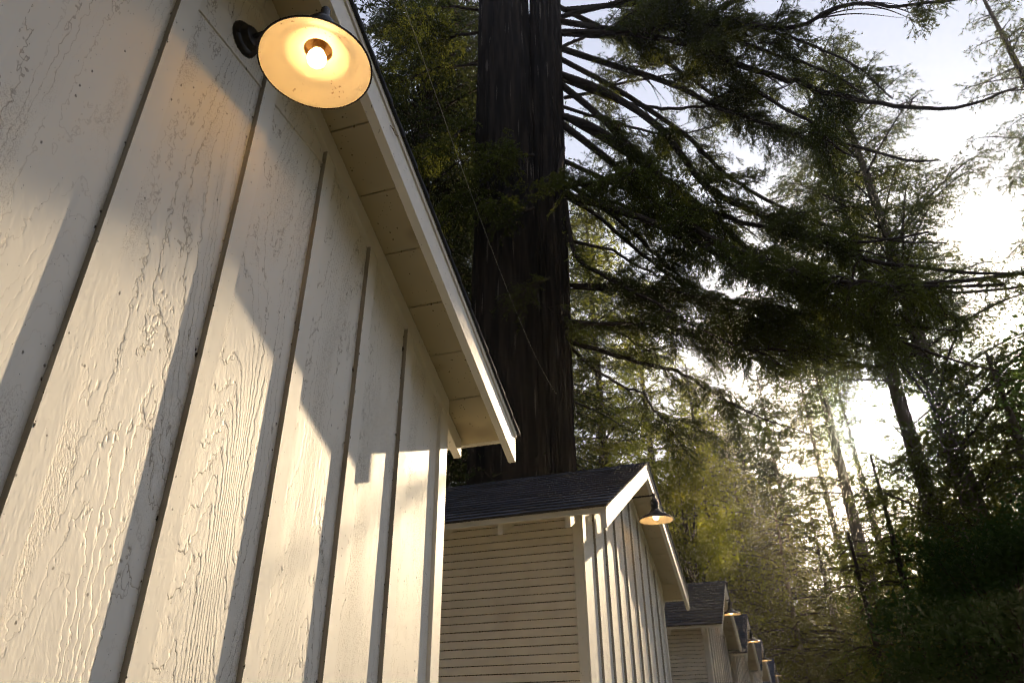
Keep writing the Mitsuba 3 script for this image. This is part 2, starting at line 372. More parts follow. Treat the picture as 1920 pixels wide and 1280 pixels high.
    def row_tabs(s, xmin, seed):
        r_ = np.random.default_rng(seed)
        out = []
        for r in range(nrow):
            x = xr
            w = r_.uniform(.12, .33)
            while x > xmin:
                x0 = max(x - w, BACK - .22)
                out.append((shingle(s, r, x0 + .003, x if x == xr else x - .001, e, r_.uniform(0, .006) + (.004 if r_.random() < .3 else 0), 0.0), int(r_.choice(4, p=[.4, .25, .2, .15]))))
                x = x0
                w = r_.uniform(.16, .36)
                if x <= BACK - .21: break
        return out
    if k in (1, 2):
        for i, (m, tone) in enumerate(row_tabs(-1, -2.5, 7 + k)):
            put(rf, 'shingle', ply(m, f'shingle_{tone}'))
        put(rf, 'shingle_course', shared(f'shb{k}', lambda: cat([shingle(-1, r, BACK - .22, -2.55, e, .002, 0) for r in range(nrow)]), 'shingle_0'), kind='stuff')
    else:
        put(rf, 'shingle_course', shared('shn', lambda: cat([m for m, _ in row_tabs(-1, BACK, 4)]), 'shingle_0'), kind='stuff')
    put(rf, 'shingle_course', shared('shf', lambda: cat([m for m, _ in row_tabs(1, BACK, 5)]), 'shingle_0'), kind='stuff')
    def butt_shadows(s):  # dark strips over the butt faces paint in each course's shadow line
        zb = lambda y: RISE - SL * y + top
        out = []
        for r in range(nrow):
            y = HB + .022 - e * r * .9
            out.append(hull([[x, s * (y + dy), zb(y) + dz] for x in (BACK - .22, xr) for dy, dz in ((-.004, -.004), (.0012, -.004), (-.004, .0135), (.0012, .0135))]))
        return cat(out)
    for s in (-1, 1):
        put(rf, 'course_shadow', shared(f'butt{s}', lambda: butt_shadows(s), 'dark_gap'), kind='stuff')
    def caps():
        out = []
        zt = RISE + top + .004
        x = xr
        while x > BACK - .2:
            for s in (-1, 1):
                P = [[q, s * y, zt - SL * y + d] for q, u in ((x, .006), (x - .17, .001)) for y, d in ((0.0, u), (.13, u), (0.0, u - .007), (.13, u - .007))]
                out.append(hull(P))
            x -= .145
        return cat(out)
    put(rf, 'ridge_cap', shared('caps', caps, 'shingle_2'), kind='stuff')
    put(c, 'back_wall', shared('bw', lambda: slab([(-W, GROUND), (W, GROUND), (W, zd(W, DECK)), (0, zd(0, DECK - .002)), (-W, zd(W, DECK))], BACK - .02, BACK - .001, 0.001), 'siding_paint'))
    put(c, 'floor', shared('fl', lambda: box(BACK, -.02, -W + .06, W - .06, GROUND + .02, GROUND + .1, 0), 'dark_gap'))
    return c

for k in range(6):
    cabin(k)

# ---------------------------------------------------------------- the gable lamps
LAMP_GLOW = 4.2
LAMPS = [('lit barn lamp overhead on the nearest gable, cream underside and glowing bulb showing', (.326, -.029, .599)),
         ('lit black barn lamp on the gable of the second cabin, seen from the side', (.326, -.006, .584)),
         ('lit black barn lamp on the gable of the third cabin', (.326, -.006, .584)),
         ('lit black barn lamp on the gable of the fourth cabin', (.326, -.006, .584)),
         ('lit black barn lamp on the gable of the fifth cabin', (.326, -.006, .584)),
         ('lit black barn lamp on the gable of the farthest cabin, at the bottom edge', (.326, -.006, .584))]
scene['bulb_glass'] = {'type': 'diffuse', 'reflectance': {'type': 'rgb', 'value': [0.8, 0.75, 0.65]}}

def lamp(k):
    lab, (lx, ly, lz) = LAMPS[k]
    M = T(rot_world(k) @ np.array([[1, 0, 0, lx], [0, 1, 0, ly], [0, 0, 1, lz], [0, 0, 0, 1.0]]))
    l = thing('wall_lamp', lab, 'lamp', 'barn lamps on the cabin gables')
    put = lambda n, sh, p=l: part(p, n, {**sh, 'to_world': M})
    R = .176
    outer = [(R + .002, -.002), (R + .004, .001), (R + .002, .005), (R - .006, .010), (.158, .026), (.138, .041), (.115, .053), (.092, .061), (.074, .070), (.062, .082), (.054, .094), (.050, .103)]
    inner = [(R - .001, -.0015), (R - .008, .007), (.156, .022), (.136, .0365), (.120, .0445), (.108, .0465), (.098, .050), (.086, .0575), (.070, .064), (.056, .068), (.046, .072)]
    sh = put('shade', shared('shade_o', lambda: lathe(outer, 96), 'black_metal', True))
    put('lining', shared('shade_i', lambda: lathe(inner[::-1], 96), 'white_enamel', True), sh)
    put('rolled_rim', shared('rim', lambda: lathe([(R + .002 + .0028 * math.cos(a), .0005 + .0028 * math.sin(a)) for a in np.linspace(0, 2 * np.pi, 9)], 96), 'black_metal', True), sh)
    put('neck_ring', shared('neck', lambda: lathe([(.046, .072), (.0455, .100), (.030, .104), (.0, .104)], 48), 'old_brass', 40), sh)
    cp = [(.050, .103), (.045, .108), (.0405, .112), (.0405, .135), (.0385, .137), (.0385, .141), (.0405, .143), (.0405, .168), (.0385, .170), (.0385, .174), (.0405, .176), (.040, .200), (.036, .212), (.026, .222), (.017, .229), (.0155, .236), (.0155, .276), (.012, .283), (.0, .285)]
    put('socket_cap', shared('cap', lambda: lathe(cp, 48), 'black_metal', 35))
    arm = [(-lx + .045, 0, .262), (-.22, 0, .262), (-.1, 0, .262), (-.012, 0, .262)]
    put('arm', shared(f'arm{k == 0}', lambda: tube(np.array(arm), .0085, 14), 'black_metal', 40))
    def plate():
        m = lathe([(.0, .046), (.02, .045), (.034, .042), (.040, .034), (.044, .020), (.054, .016), (.060, .010), (.062, .0)], 40)
        v = m.vertices.copy()
        return trimesh.Trimesh(np.stack([v[:, 2] - lx + (.0 if k else .0), v[:, 0], v[:, 1] * 1.08 + .262], -1), m.faces, process=False)
    bp = put('backplate', shared(f'plate', plate, 'black_metal', 35))
    put('screw', shared('screws', lambda: cat([trimesh.creation.icosphere(2, .005).apply_translation([-lx + .018, .048 * sy, .262 + .02 * sz]) for sy, sz in ((-1, -1), (1, 1))]), 'black_metal', True), bp)
    put('socket', shared('sock', lambda: lathe([(.021, .062), (.021, .103), (.0, .103)], 24), 'old_brass', 40))
    bulb = [(.0, .002), (.011, .0035), (.020, .008), (.0275, .017), (.031, .030), (.0295, .042), (.023, .056), (.017, .070), (.014, .09)]
    s = shared('bulb', lambda: lathe(bulb, 32), 'bulb_glass', True)
    s['emitter'] = {'type': 'area', 'radiance': {'type': 'rgb', 'value': [LAMP_GLOW, LAMP_GLOW * .57, LAMP_GLOW * .21]}}
    put('bulb', s)

for k in range(6):
    lamp(k)

# ---------------------------------------------------------------- foliage
def norm(v):
    return v / (np.linalg.norm(v, axis=-1, keepdims=True) + 1e-12)

UPV = np.array([0, 0, 1.0])

def shoots(path, rng, spacing, length, s0=0.12, angle=55, droop=0.35, env=None, upturn=0.0, roll=25):
    """Side shoots on both sides of a limb: (origin, direction, length, droop)."""
    seg = np.linalg.norm(np.diff(path, axis=0), axis=1)
    s = np.concatenate([[0], np.cumsum(seg)]); L = s[-1]
    u = np.arange(s0 * L, L, spacing)
    u = u + rng.uniform(-.5, .5, len(u)) * spacing
    u = np.clip(u, 0, L * .999)
    P = np.stack([np.interp(u, s, path[:, i]) for i in range(3)], 1)
    tan = norm(np.gradient(path, axis=0))
    D = norm(np.stack([np.interp(u, s, tan[:, i]) for i in range(3)], 1))
    t = u / L
    e = (np.sin(np.pi * np.clip(t * .86 + .14, 0, 1)) ** .6 if env is None else env(t))
    out = []
    for sg in (-1, 1):
        B = norm(np.cross(D, UPV)) * sg
        N = np.cross(B, D) * sg
        r = np.radians(rng.normal(0, roll, len(u)))[:, None]
        B = B * np.cos(r) + N * np.sin(r)
        a = np.radians(angle + rng.normal(0, 13, len(u)))[:, None]
        d = norm(D * np.cos(a) + B * np.sin(a) + UPV * (upturn + rng.normal(0, .10, (len(u), 1))))
        out.append((P, d, length * e * rng.uniform(.45, 1.1, len(u)), np.full(len(u), droop) * rng.uniform(.3, 1.6, len(u))))
    return [np.concatenate(x) for x in zip(*out)]

def along(S, rng, spacing, start=0.08):
    """Points along every shoot: (point, tangent, position 0..1, index of the shoot)."""
    P, D, L, G = S
    n = np.maximum((L / spacing).astype(int), 1)
    idx = np.repeat(np.arange(len(P)), n)
    k = np.arange(len(idx)) - np.repeat(np.cumsum(n) - n, n)
    t = np.clip(start + (1 - start) * (k + rng.uniform(0, 1, len(idx))) / n[idx], 0, 1)
    l, g = L[idx][:, None], G[idx][:, None]
    tt = t[:, None]
    X = P[idx] + D[idx] * l * tt - UPV * g * l * tt * tt
    Tn = norm(D[idx] - UPV * 2 * g * tt)
    return X, Tn, t, idx

def twigs(S, rng, spacing, length, angle=50, droop=.3):
    X, D, t, _ = along(S, rng, spacing)
    sg = np.where(rng.random(len(X)) < .5, -1, 1)[:, None]
    B = norm(np.cross(D, UPV) + 1e-6) * sg
    a = np.radians(angle + rng.normal(0, 15, len(X)))[:, None]
    d = norm(D * np.cos(a) + B * np.sin(a) + rng.normal(0, .22, (len(X), 3)) - UPV * droop * .5)
    return [X, d, length * (1 - .55 * t) * rng.uniform(.5, 1.15, len(X)), np.full(len(X), droop) * rng.uniform(.2, 1.5, len(X))]

def leaves(S, rng, spacing, length, width, angle=42, keep=None):
    """Flat narrow leaf sprigs along the twigs, a triangle each."""
    X, D, t, _ = along(S, rng, spacing, 0.0)
    if keep is not None:
        k = keep(X); X, D, t = X[k], D[k], t[k]
    sg = np.where(rng.random(len(X)) < .5, -1, 1)[:, None]
    B = norm(np.cross(D, UPV + rng.normal(0, .35, (len(X), 3)))) * sg
    a = np.radians(angle + rng.normal(0, 14, len(X)))[:, None]
    d = norm(D * np.cos(a) + B * np.sin(a) + rng.normal(0, .18, (len(X), 3)))
    w = norm(np.cross(d, np.cross(D, B) + rng.normal(0, .5, (len(X), 3))))
    l = (length * rng.uniform(.6, 1.25, len(X)) * (1 - .3 * t))[:, None]
    h = width * .5 * rng.uniform(.7, 1.2, (len(X), 1))
    return np.stack([X + w * h, X + d * l, X - w * h], 1)         # triangles

def quads_mesh(q):
    n = len(q); v = q.reshape(-1, 3)
    if q.shape[1] == 3:
        return trimesh.Trimesh(v, np.arange(3 * n).reshape(-1, 3), process=False)
    b = np.arange(n)[:, None] * 4
    f = np.concatenate([b + [0, 1, 2], b + [0, 2, 3]]).astype(np.int64)
    return trimesh.Trimesh(v, f, process=False)

def shoot_wood(S, r0, keep=None, n=4):
    """The shoots' own thin stems, three-sided."""
    P, D, L, G = S
    t = np.linspace(0, 1, n)[None, :, None]
    C = P[:, None] + D[:, None] * L[:, None, None] * t - UPV * G[:, None, None] * L[:, None, None] * t * t
    if keep is not None:
        k = keep(C[:, n // 2]); C = C[k]; D = D[k]
    a = norm(np.cross(D, [0.3, 0.5, 0.8])); b = np.cross(D, a)
    g = np.arange(3) * 2 * np.pi / 3
    ring = np.cos(g)[None, :, None] * a[:, None] + np.sin(g)[None, :, None] * b[:, None]
    R = (r0 * (1 - .75 * t))[..., None]
    V = C[:, :, None] + R * ring[:, None]
    m = len(C)
    i, j = np.meshgrid(np.arange(n - 1), np.arange(3), indexing='ij')
    q = np.stack([i * 3 + j, i * 3 + (j + 1) % 3, (i + 1) * 3 + (j + 1) % 3, (i + 1) * 3 + j], -1).reshape(-1, 4)
    f = (np.vstack([q[:, :3], q[:, [0, 2, 3]]])[None] + np.arange(m)[:, None, None] * 3 * n).reshape(-1, 3)
    return trimesh.Trimesh(V.reshape(-1, 3), f, process=False)

# Open lane through the foliage along which the evening sun reaches the court (the gap the photograph shows round the sun).
C1, S_ = rot_world(0), SUN
def lane(P, rng):
    """False for foliage in the lane through which the sun reaches the cabins' fronts and the camera's place."""
    nrm, tang = C1[:3, 0], np.array([0, 1.0, 0])
    q = P - EYE
    t = q @ S_
    d = np.linalg.norm(q - t[:, None] * S_, axis=1)
    clear = (t > 0) & (d < .12 + .012 * t)
    hit_t = ((P - np.array([-1.45, 0, 0])) @ np.array([1.0, 0.012, 0])) / (S_[0] + .012 * S_[1])
    H = P - hit_t[:, None] * S_
    y, z = H[:, 1], H[:, 2] - 2.8
    n1 = meshkit.noise(np.stack([y * .55, z * 1.6, y * 0 + 3], 1), 5)
    n2 = meshkit.noise(np.stack([y * 1.5, z * 4.0, y * 0 + 9], 1), 6)
    n = .65 * n1 + .35 * n2
    lim = np.where(y < 3.3, -.58 + .22 * np.clip(y, -1, 1), .55)
    inlane = (hit_t > 0) & (y > -2.6) & (y < 10.5) & (z < lim + np.where(y < 3.3, .45, 1.1) * (n - .5)) & (z > -1.9)
    p = np.where(y < 3.3, .96, np.where(n > .5, .97, .5))
    clear |= inlane & (rng.random(len(P)) < p)
    return ~clear

def eye_clear(P):
    q = P - EYE; t = q @ S_
    return not ((t > 0) & (np.linalg.norm(q - t[:, None] * S_, axis=1) < .10 + .010 * t)).any()

def keep_fn(rng, extra=None):
    def k(P):
        m = lane(P, rng)
        return m if extra is None else m & extra(P)
    return k

def crown(key, quads, bsdf):
    return part(key, 'crown', ply(quads_mesh(np.concatenate(quads)), bsdf), kind='stuff')

def polar(az, r, z=0.0):
    a = math.radians(az)
    return np.array([r * math.sin(a), r * math.cos(a), z])

def trunk_mesh(base, h, r0, r1, rng, sides=24, n=40, flute=.05, lean=(0, 0), flare=.35, top=None):
    z = np.linspace(0, 1, n); g = np.linspace(0, 2 * np.pi, sides, endpoint=False)
    zz = z[:, None] * h
    r = (r0 + (r1 - r0) * z ** .9)[:, None] * (1 + flare * np.exp(-zz / (1.2 * r0 + .4)))
    ridge = meshkit.noise(np.stack(np.broadcast_arrays(np.cos(g)[None] * sides / 7, np.sin(g)[None] * sides / 7, zz * .35 / max(r0, .3)), -1), int(rng.integers(1000)))
    r = r * (1 + flute * 2 * (ridge - .5))
    wob = np.stack([np.interp(z, np.linspace(0, 1, 6), rng.normal(0, .10, 6) * r0) for _ in range(2)], 1)
    x = base[0] + lean[0] * z[:, None] + wob[:, :1] + r * np.cos(g); y = base[1] + lean[1] * z[:, None] + wob[:, 1:] + r * np.sin(g)
    v = np.stack([x, y, np.broadcast_to(base[2] - .3 + zz, x.shape)], -1).reshape(-1, 3)
    i, j = np.meshgrid(np.arange(n - 1), np.arange(sides), indexing='ij')
    q = np.stack([i * sides + j, i * sides + (j + 1) % sides, (i + 1) * sides + (j + 1) % sides, (i + 1) * sides + j], -1).reshape(-1, 4)
    return trimesh.Trimesh(v, np.vstack([q[:, :3], q[:, [0, 2, 3]]]), process=False)

def limb_leaves(path, rng, q, stems, keep, spacing=.17, length=1.05, tw=.050, twl=.27, ls=.019, ll=.080, lw=.026, droop=.35, r=.009, s0=.12, angle=55, upturn=0., env=None, roll=25):
    S = shoots(path, rng, spacing, length, s0=s0, droop=droop, angle=angle, upturn=upturn, env=env, roll=roll)
    k = keep(S[0] + S[1] * S[2][:, None] * .5)
    S = [x[k] for x in S]
    if len(S[0]) == 0: return
    if ll < .6: stems.append(shoot_wood(S, r))
    Tw = twigs(S, rng, tw, twl, droop=.3)
    q.append(leaves(Tw, rng, ls, ll, lw, keep=keep))

# ---- the great redwood between the second and the third cabin
LIMBS = [
    [[-2.95,11.63,18.21],[-0.98,11.74,17.53],[0.21,11.62,16.36],[1.36,11.36,14.79],[2.09,11.11,13.72],[2.79,10.79,12.4],[3.15,10.54,11.2]],
    [[-3.04,11.61,17.79],[-0.36,11.51,15.64],[0.29,11.37,14.88],[1.25,11.05,13.38],[1.85,10.78,12.44],[2.56,10.4,11.43],[3.24,9.93,10.46],[3.68,9.57,9.86],[4.2,9.08,9.45]],
    [[-3.08,11.6,16.75],[-2.18,12.1,17.65],[-1.07,12.57,18.46],[0.27,13.0,19.46]],
    [[-3.08,11.6,16.75],[-1.86,12.0,15.96],[-0.69,12.26,15.07],[0.06,12.39,14.25],[0.88,12.47,13.49],[1.81,12.52,12.53],[2.71,12.49,11.87],[3.53,12.43,11.23],[4.04,12.36,11.06]],
    [[-3.12,11.59,15.77],[-2.13,11.72,14.92],[-0.93,11.74,13.24],[-0.2,11.64,11.28],[0.65,11.51,10.15],[1.36,11.35,9.38],[1.96,11.17,8.72],[2.38,11.02,8.28],[3.19,10.67,7.62],[3.86,10.3,7.12]],
    [[-3.1,11.59,16.35],[-1.59,12.17,14.98],[-0.32,12.53,13.43],[0.24,12.68,12.54],[0.98,12.82,11.64],[1.6,12.9,10.99],[2.37,12.96,10.32],[3.21,12.97,9.82],[3.83,12.95,9.56]],
    [[-3.19,11.57,14.13],[-2.27,11.63,12.82],[-1.54,11.6,11.62],[-0.98,11.53,10.54],[-0.39,11.45,9.77],[0.25,11.32,9.07],[1.03,11.12,8.38],[1.74,10.87,7.78],[2.37,10.59,7.3],[2.95,10.28,6.97],[3.62,9.86,6.72]],
    [[-3.19,11.57,11.84],[-2.93,11.24,9.95],[-2.2,11.11,9.1],[-1.33,10.91,8.28],[-0.82,10.71,7.61],[-0.35,10.49,7.04]],
    [[-3.21,11.56,12.31],[-2.52,11.81,11.66],[-1.82,12.02,10.81],[-1.26,12.17,10.06],[-0.72,12.29,9.4],[-0.02,12.4,8.67],[0.66,12.48,7.86]],
    [[-3.18,11.57,12.94],[-1.59,11.8,11.5],[-0.11,11.79,9.61],[0.61,11.7,8.63],[1.36,11.57,7.92],[2.06,11.41,7.35],[3.02,11.1,6.82]],
    [[-3.36,11.52,8.7],[-2.45,11.96,8.61],[-1.48,12.34,8.42],[-1.01,12.5,8.22],[-0.1,12.78,7.76],[0.79,12.98,7.45]],
    [[-3.35,11.52,8.21],[-2.84,11.94,7.61],[-2.34,12.29,7.16],[-1.85,12.64,6.61],[-1.46,12.92,6.12]],
    [[-3.11,11.59,14.65],[-2.07,12.35,14.45],[-1.04,12.97,14.29],[0.07,13.48,14.54],[1.3,13.94,15.25]],
    [[-2.99,11.62,17.36],[-1.05,11.5,16.25],[0.72,11.06,15.19],[1.88,10.51,13.57],[2.87,9.87,12.89],[3.45,9.36,11.91],[4.16,8.54,10.84]],
    [[-3.07,11.6,15.57],[-1.39,12.36,14.73],[0.05,12.78,14.57],[1.38,13.02,14.63],[3.02,13.16,15.15]],
    [[-3.22,11.56,10.67],[-2.49,12.31,10.71],[-1.54,13.24,10.35],[-0.65,13.99,10.01]],
    [[-4.93,10.94,16.25],[-5.93,10.43,15.93],[-6.77,9.91,15.06],[-7.23,9.57,14.46]],
    [[-4.96,10.93,18.34],[-5.83,10.05,17.86],[-6.39,9.29,16.54],[-6.8,8.65,15.75]],
    [[-4.97,10.92,14.37],[-5.38,10.13,13.08],[-5.62,9.46,11.93]],
    [[-4.84,10.98,12.53],[-5.13,10.27,11.42],[-5.18,9.7,10.31]],
    [[-4.95,10.93,17.47],[-6.78,11.24,18.31],[-8.22,11.33,18.65]],
    [[-3.56,10.62,12.38],[-3.82,10.0,11.78],[-3.93,9.41,10.88]],
    [[-3.59,10.61,10.92],[-3.74,10.05,10.39],[-3.78,9.58,9.79]],
    [[-3.34,10.69,9.19],[-3.54,10.29,8.75],[-3.67,9.94,8.34]],
    [[-3.2,11.55,9.5],[-1.6,11.55,9.1],[-.6,11.5,8.6],[0,11.45,8.2],[.5,11.4,7.95],[1.1,11.35,7.7]],
    [[-3.3,11.5,8.6],[-1.5,11.5,8.15],[-.4,11.45,7.65],[.1,11.4,7.4],[.6,11.35,7.2],[1.05,11.3,7.05]],
]
def redwood():
    rng = np.random.default_rng(11)
    thin = lambda P: (meshkit.noise(P * .85, 77) * .6 + meshkit.noise(P * 2.1, 78) * .4 > .445 + .045 * np.clip(P[:, 0] - .9, 0, 2)) | (P[:, 0] < -3.6)
    t = thing('redwood_tree', 'huge nearly black redwood with a twin trunk rising behind the dark shingle roof', 'tree')
    k, kh = keep_fn(rng, thin), keep_fn(rng)
    g = np.linspace(0, 2 * np.pi, 140, endpoint=False); zs = np.linspace(-.3, 27, 150)
    def stem(cx, cy, rad, seed, z0=-.3):
        z = zs[zs >= z0][:, None]
        r = rad(z)
        ca, sa = np.cos(g)[None], np.sin(g)[None]
        f1 = meshkit.noise(np.stack(np.broadcast_arrays(ca * 2.2, sa * 2.2, z * .10), -1), seed)
        f2 = meshkit.noise(np.stack(np.broadcast_arrays(ca * 7 + .3 * np.sin(z * .7), sa * 7, z * .22), -1), seed + 1)
        f3 = meshkit.noise(np.stack(np.broadcast_arrays(ca * 17, sa * 17, z * .7), -1), seed + 2)
        r = r * (1 + .16 * (f1 - .5)) + .13 * (f2 - .5) + .06 * (f3 - .5)
        x, y = cx(z) + r * ca, cy(z) + r * sa
        v = np.stack([x, y, np.broadcast_to(z, x.shape)], -1).reshape(-1, 3)
        n, m = len(z), len(g)
        i, j = np.meshgrid(np.arange(n - 1), np.arange(m), indexing='ij')
        q = np.stack([i * m + j, i * m + (j + 1) % m, (i + 1) * m + (j + 1) % m, (i + 1) * m + j], -1).reshape(-1, 4)
        return trimesh.Trimesh(v, np.vstack([q[:, :3], q[:, [0, 2, 3]]]), process=False)
    # trunk axes: azimuth of the axis seen from the court, about 12 m off
    p0, p1 = polar(-20.9, 12.0), polar(-21.7, 12.0)
    sl = lambda a, b: (lambda z: a + (b - a) * np.clip(z / 16.0, 0, 1.6))
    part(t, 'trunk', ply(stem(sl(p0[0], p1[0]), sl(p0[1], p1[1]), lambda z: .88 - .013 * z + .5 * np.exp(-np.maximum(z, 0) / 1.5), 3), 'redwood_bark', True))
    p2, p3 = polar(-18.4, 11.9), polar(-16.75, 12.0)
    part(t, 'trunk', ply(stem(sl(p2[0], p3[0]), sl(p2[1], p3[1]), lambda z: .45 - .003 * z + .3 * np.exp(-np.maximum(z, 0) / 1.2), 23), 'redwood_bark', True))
    q, stems = [], []
    right = [i for i, c in enumerate(LIMBS) if c[-1][0] > -1]
    extra = [np.array(LIMBS[i]) + [[*rng.normal(0, .05, 2), rng.uniform(-2.4, 1.8)]] + np.linspace(0, 1, len(LIMBS[i]))[:, None] * rng.normal(0, [.9, 1.6, .7]) for i in right[:-1]]
    for i, c in enumerate(list(LIMBS) + extra):
        c = np.array(c)
        path = smooth_path(c, 40)
        L = np.linalg.norm(np.diff(path, axis=0), axis=1).sum()
        path[1:-1] += np.cumsum(rng.normal(0, .020, (38, 3)), 0) * np.sin(np.linspace(0, np.pi, 38))[:, None]
        r0 = (.022 + .0048 * L) * rng.uniform(.75, 1.2)
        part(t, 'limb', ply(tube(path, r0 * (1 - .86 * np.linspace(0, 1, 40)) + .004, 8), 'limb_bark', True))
        heavy = i in (len(LIMBS) - 1, len(LIMBS) - 2)
        limb_leaves(path, rng, q, stems, kh if heavy else k, roll=65 if heavy else 25, spacing=.12 if not heavy else .05, length=.80, s0=.10 if i < 16 else .2, droop=.30)
        # secondary branches fork off along the limb, as long sprays of their own
        nsec = int(L * 1.15)
        for s in rng.uniform(.12, .85, nsec):
            j = int(s * 38); d = norm(path[j + 1] - path[j]); sg = rng.choice([-1, 1])
            b = norm(np.cross(d, UPV)) * sg
            l = rng.uniform(.9, 2.1) * (1 - .35 * s)
            e = path[j] + (d * .75 + b * rng.uniform(.25, .8) + UPV * rng.uniform(-.45, .25)) * l
            pth = smooth_path([path[j], (path[j] + e) / 2 + UPV * .08 * l, e], 12)
            part(t, 'limb', ply(tube(pth, np.linspace(.35 * r0 * (1 - .7 * s) + .006, .003, 12), 5), 'limb_bark', True)) if False else stems.append(tube(pth, np.linspace(.35 * r0 * (1 - .7 * s) + .006, .003, 12), 4))
            limb_leaves(pth, rng, q, stems, k, spacing=.10, length=.60, s0=.15, droop=.35)
    part(t, 'twig', ply(cat(stems), 'limb_bark'), kind='stuff')
    crown(t, q, 'redwood_needles')
    return t
redwood()

def conifer(name, label, base, h, r, rng, z0, spread, bsdf='redwood_needles', step=.45, per=4, up=.25, droop=.25, cone=1.0, bark='grey_bark', group=None, fine=1.0, zmax=None, keep=None, az=None, lean=(0, 0), sp=.22, lf=1.0, sl=(.20, .24)):
    """A straight trunk with whorls of limbs; limb length shrinks towards the top."""
    t = thing(name, label, 'tree', group)
    k = keep_fn(rng, keep)
    part(t, 'trunk', ply(trunk_mesh(base, h, r, .03, rng, lean=lean), bark, True))
    q, stems = [], []
    z = z0
    while z < h - .3:
        f = (z - z0) / (h - z0)
        L = spread * (1 - f) ** cone * (.55 + .45 * min(1, f * 4 + .3)) + .25
        for _ in range(per):
            a = rng.uniform(0, 2 * np.pi) if az is None else math.radians(rng.choice(az) + rng.normal(0, 25))
            l = L * rng.uniform(.55, 1.15)
            if l < .3: l = .3
            d = np.array([math.cos(a), math.sin(a), 0])
            zz = z + rng.uniform(-.5, .5) * step
            p = np.array([base[0] + lean[0] * zz / h, base[1] + lean[1] * zz / h, base[2] + zz])
            pth = smooth_path([p, p + d * l * .4 + UPV * l * (up * .55), p + d * l * .8 + UPV * l * (up - droop * .5), p + d * l + UPV * l * (up - droop)], 14)
            if not eye_clear(pth): continue
            if not lane(pth[3:], np.random.default_rng(1)).all() and fine < 3: continue
            stems.append(tube(pth[::(1 if fine < 3 else 4)], np.linspace(.012 + .011 * l, .004, 14)[::(1 if fine < 3 else 4)], 4))
            limb_leaves(pth, rng, q, stems, k, spacing=sp * fine, length=sl[0] + sl[1] * l, tw=.10 * fine, twl=.32, ls=.045 * fine, ll=.16 * fine * lf, lw=.042 * fine * lf, droop=.25, r=.006, s0=.10)
        z += step * rng.uniform(.7, 1.3)
    part(t, 'limb', ply(cat(stems), 'limb_bark'), kind='stuff')
    crown(t, q, bsdf)
    return t

def broadleaf(name, label, base, h, r, rng, centre, radii, n, bsdf, leafs=(.10, .06), group=None, catg='tree', bark='limb_bark', clump=.55, keep=None, dens=150):
    """Stems fanning from a short trunk into leafy clumps set through the crown's volume."""
    t = thing(name, label, catg, group)
    k = keep_fn(rng, keep)
    centre, radii = np.array(centre), np.array(radii)
    u = norm(rng.normal(0, 1, (n, 3))) * rng.uniform(.35, 1.0, (n, 1)) ** .5
    C = centre + u * radii
    fork = np.array([base[0], base[1], max(base[2] + .4, centre[2] - radii[2] * 1.05)])
    part(t, 'trunk' if catg == 'tree' else 'stem', ply(tube(smooth_path([base, (base + fork) / 2 + rng.normal(0, .05, 3), fork, centre], 16), np.linspace(r, r * .35, 16), 10), bark, True))
    stems, q = [], []
    for c in C:
        pth = smooth_path([fork, fork * .45 + c * .55 + UPV * .15 * radii[2] + rng.normal(0, .08, 3), c], 10)
        stems.append(tube(pth, np.linspace(max(r * .3, .012), .005, 10), 4))
    for c in C:
        m = int(dens * rng.uniform(.5, 1.3))
        X = c + rng.normal(0, 1, (m, 3)) * clump * np.array([.55, .55, .40])
        kk = k(X); X = X[kk]; m = len(X)
        if m == 0: continue
        d = norm(rng.normal(0, 1, (m, 3)) + [0, 0, -.35]); w = norm(np.cross(d, rng.normal(0, 1, (m, 3))))
        l = (leafs[0] * rng.uniform(.6, 1.3, m))[:, None]; h_ = leafs[1] * .5
        mid = X + d * l * .45
        q.append(np.stack([X, mid + w * h_, X + d * l, mid - w * h_], 1))
    part(t, 'limb', ply(cat(stems), bark), kind='stuff')
    crown(t, q, bsdf)
    return t

R_ = np.random.default_rng
# two tall trees by the sun, a slim one left of them
conifer('tall_fir', 'tall slim conifer whose bare trunk stands just left of the sun', polar(9.9, 22), 24.5, .33, R_(1), 5.5, 3.4, up=.36, droop=.1, per=4, step=.60, sp=.18, lean=(.1, 0), cone=.55, sl=(.30, .26))
conifer('tall_fir', 'tall conifer right of the sun, its trunk thick with clinging foliage', polar(12.5, 20), 23.0, .36, R_(2), 4.5, 4.0, up=.42, droop=.1, per=4, step=.55, sp=.18, cone=.55, sl=(.30, .26))
conifer('tall_fir', 'slim straight conifer left of the sun with a bare grey stem low down', polar(4.8, 31), 24, .36, R_(3), 10.0, 3.4, up=.1, droop=.2, per=4, step=.5, sl=(.3, .26))
conifer('young_fir', 'dark young conifer with drooping sprays below the sun', polar(7.0, 20), 8.2, .16, R_(4), 1.5, 2.2, up=.0, droop=.25, per=5, step=.35, bsdf='redwood_needles', bark='limb_bark')
conifer('young_fir', 'thin young conifer left of the dark one, leaning slightly', polar(4.2, 17), 5.6, .09, R_(5), 1.2, 1.6, up=.05, droop=.25, per=4, step=.35, bark='limb_bark')
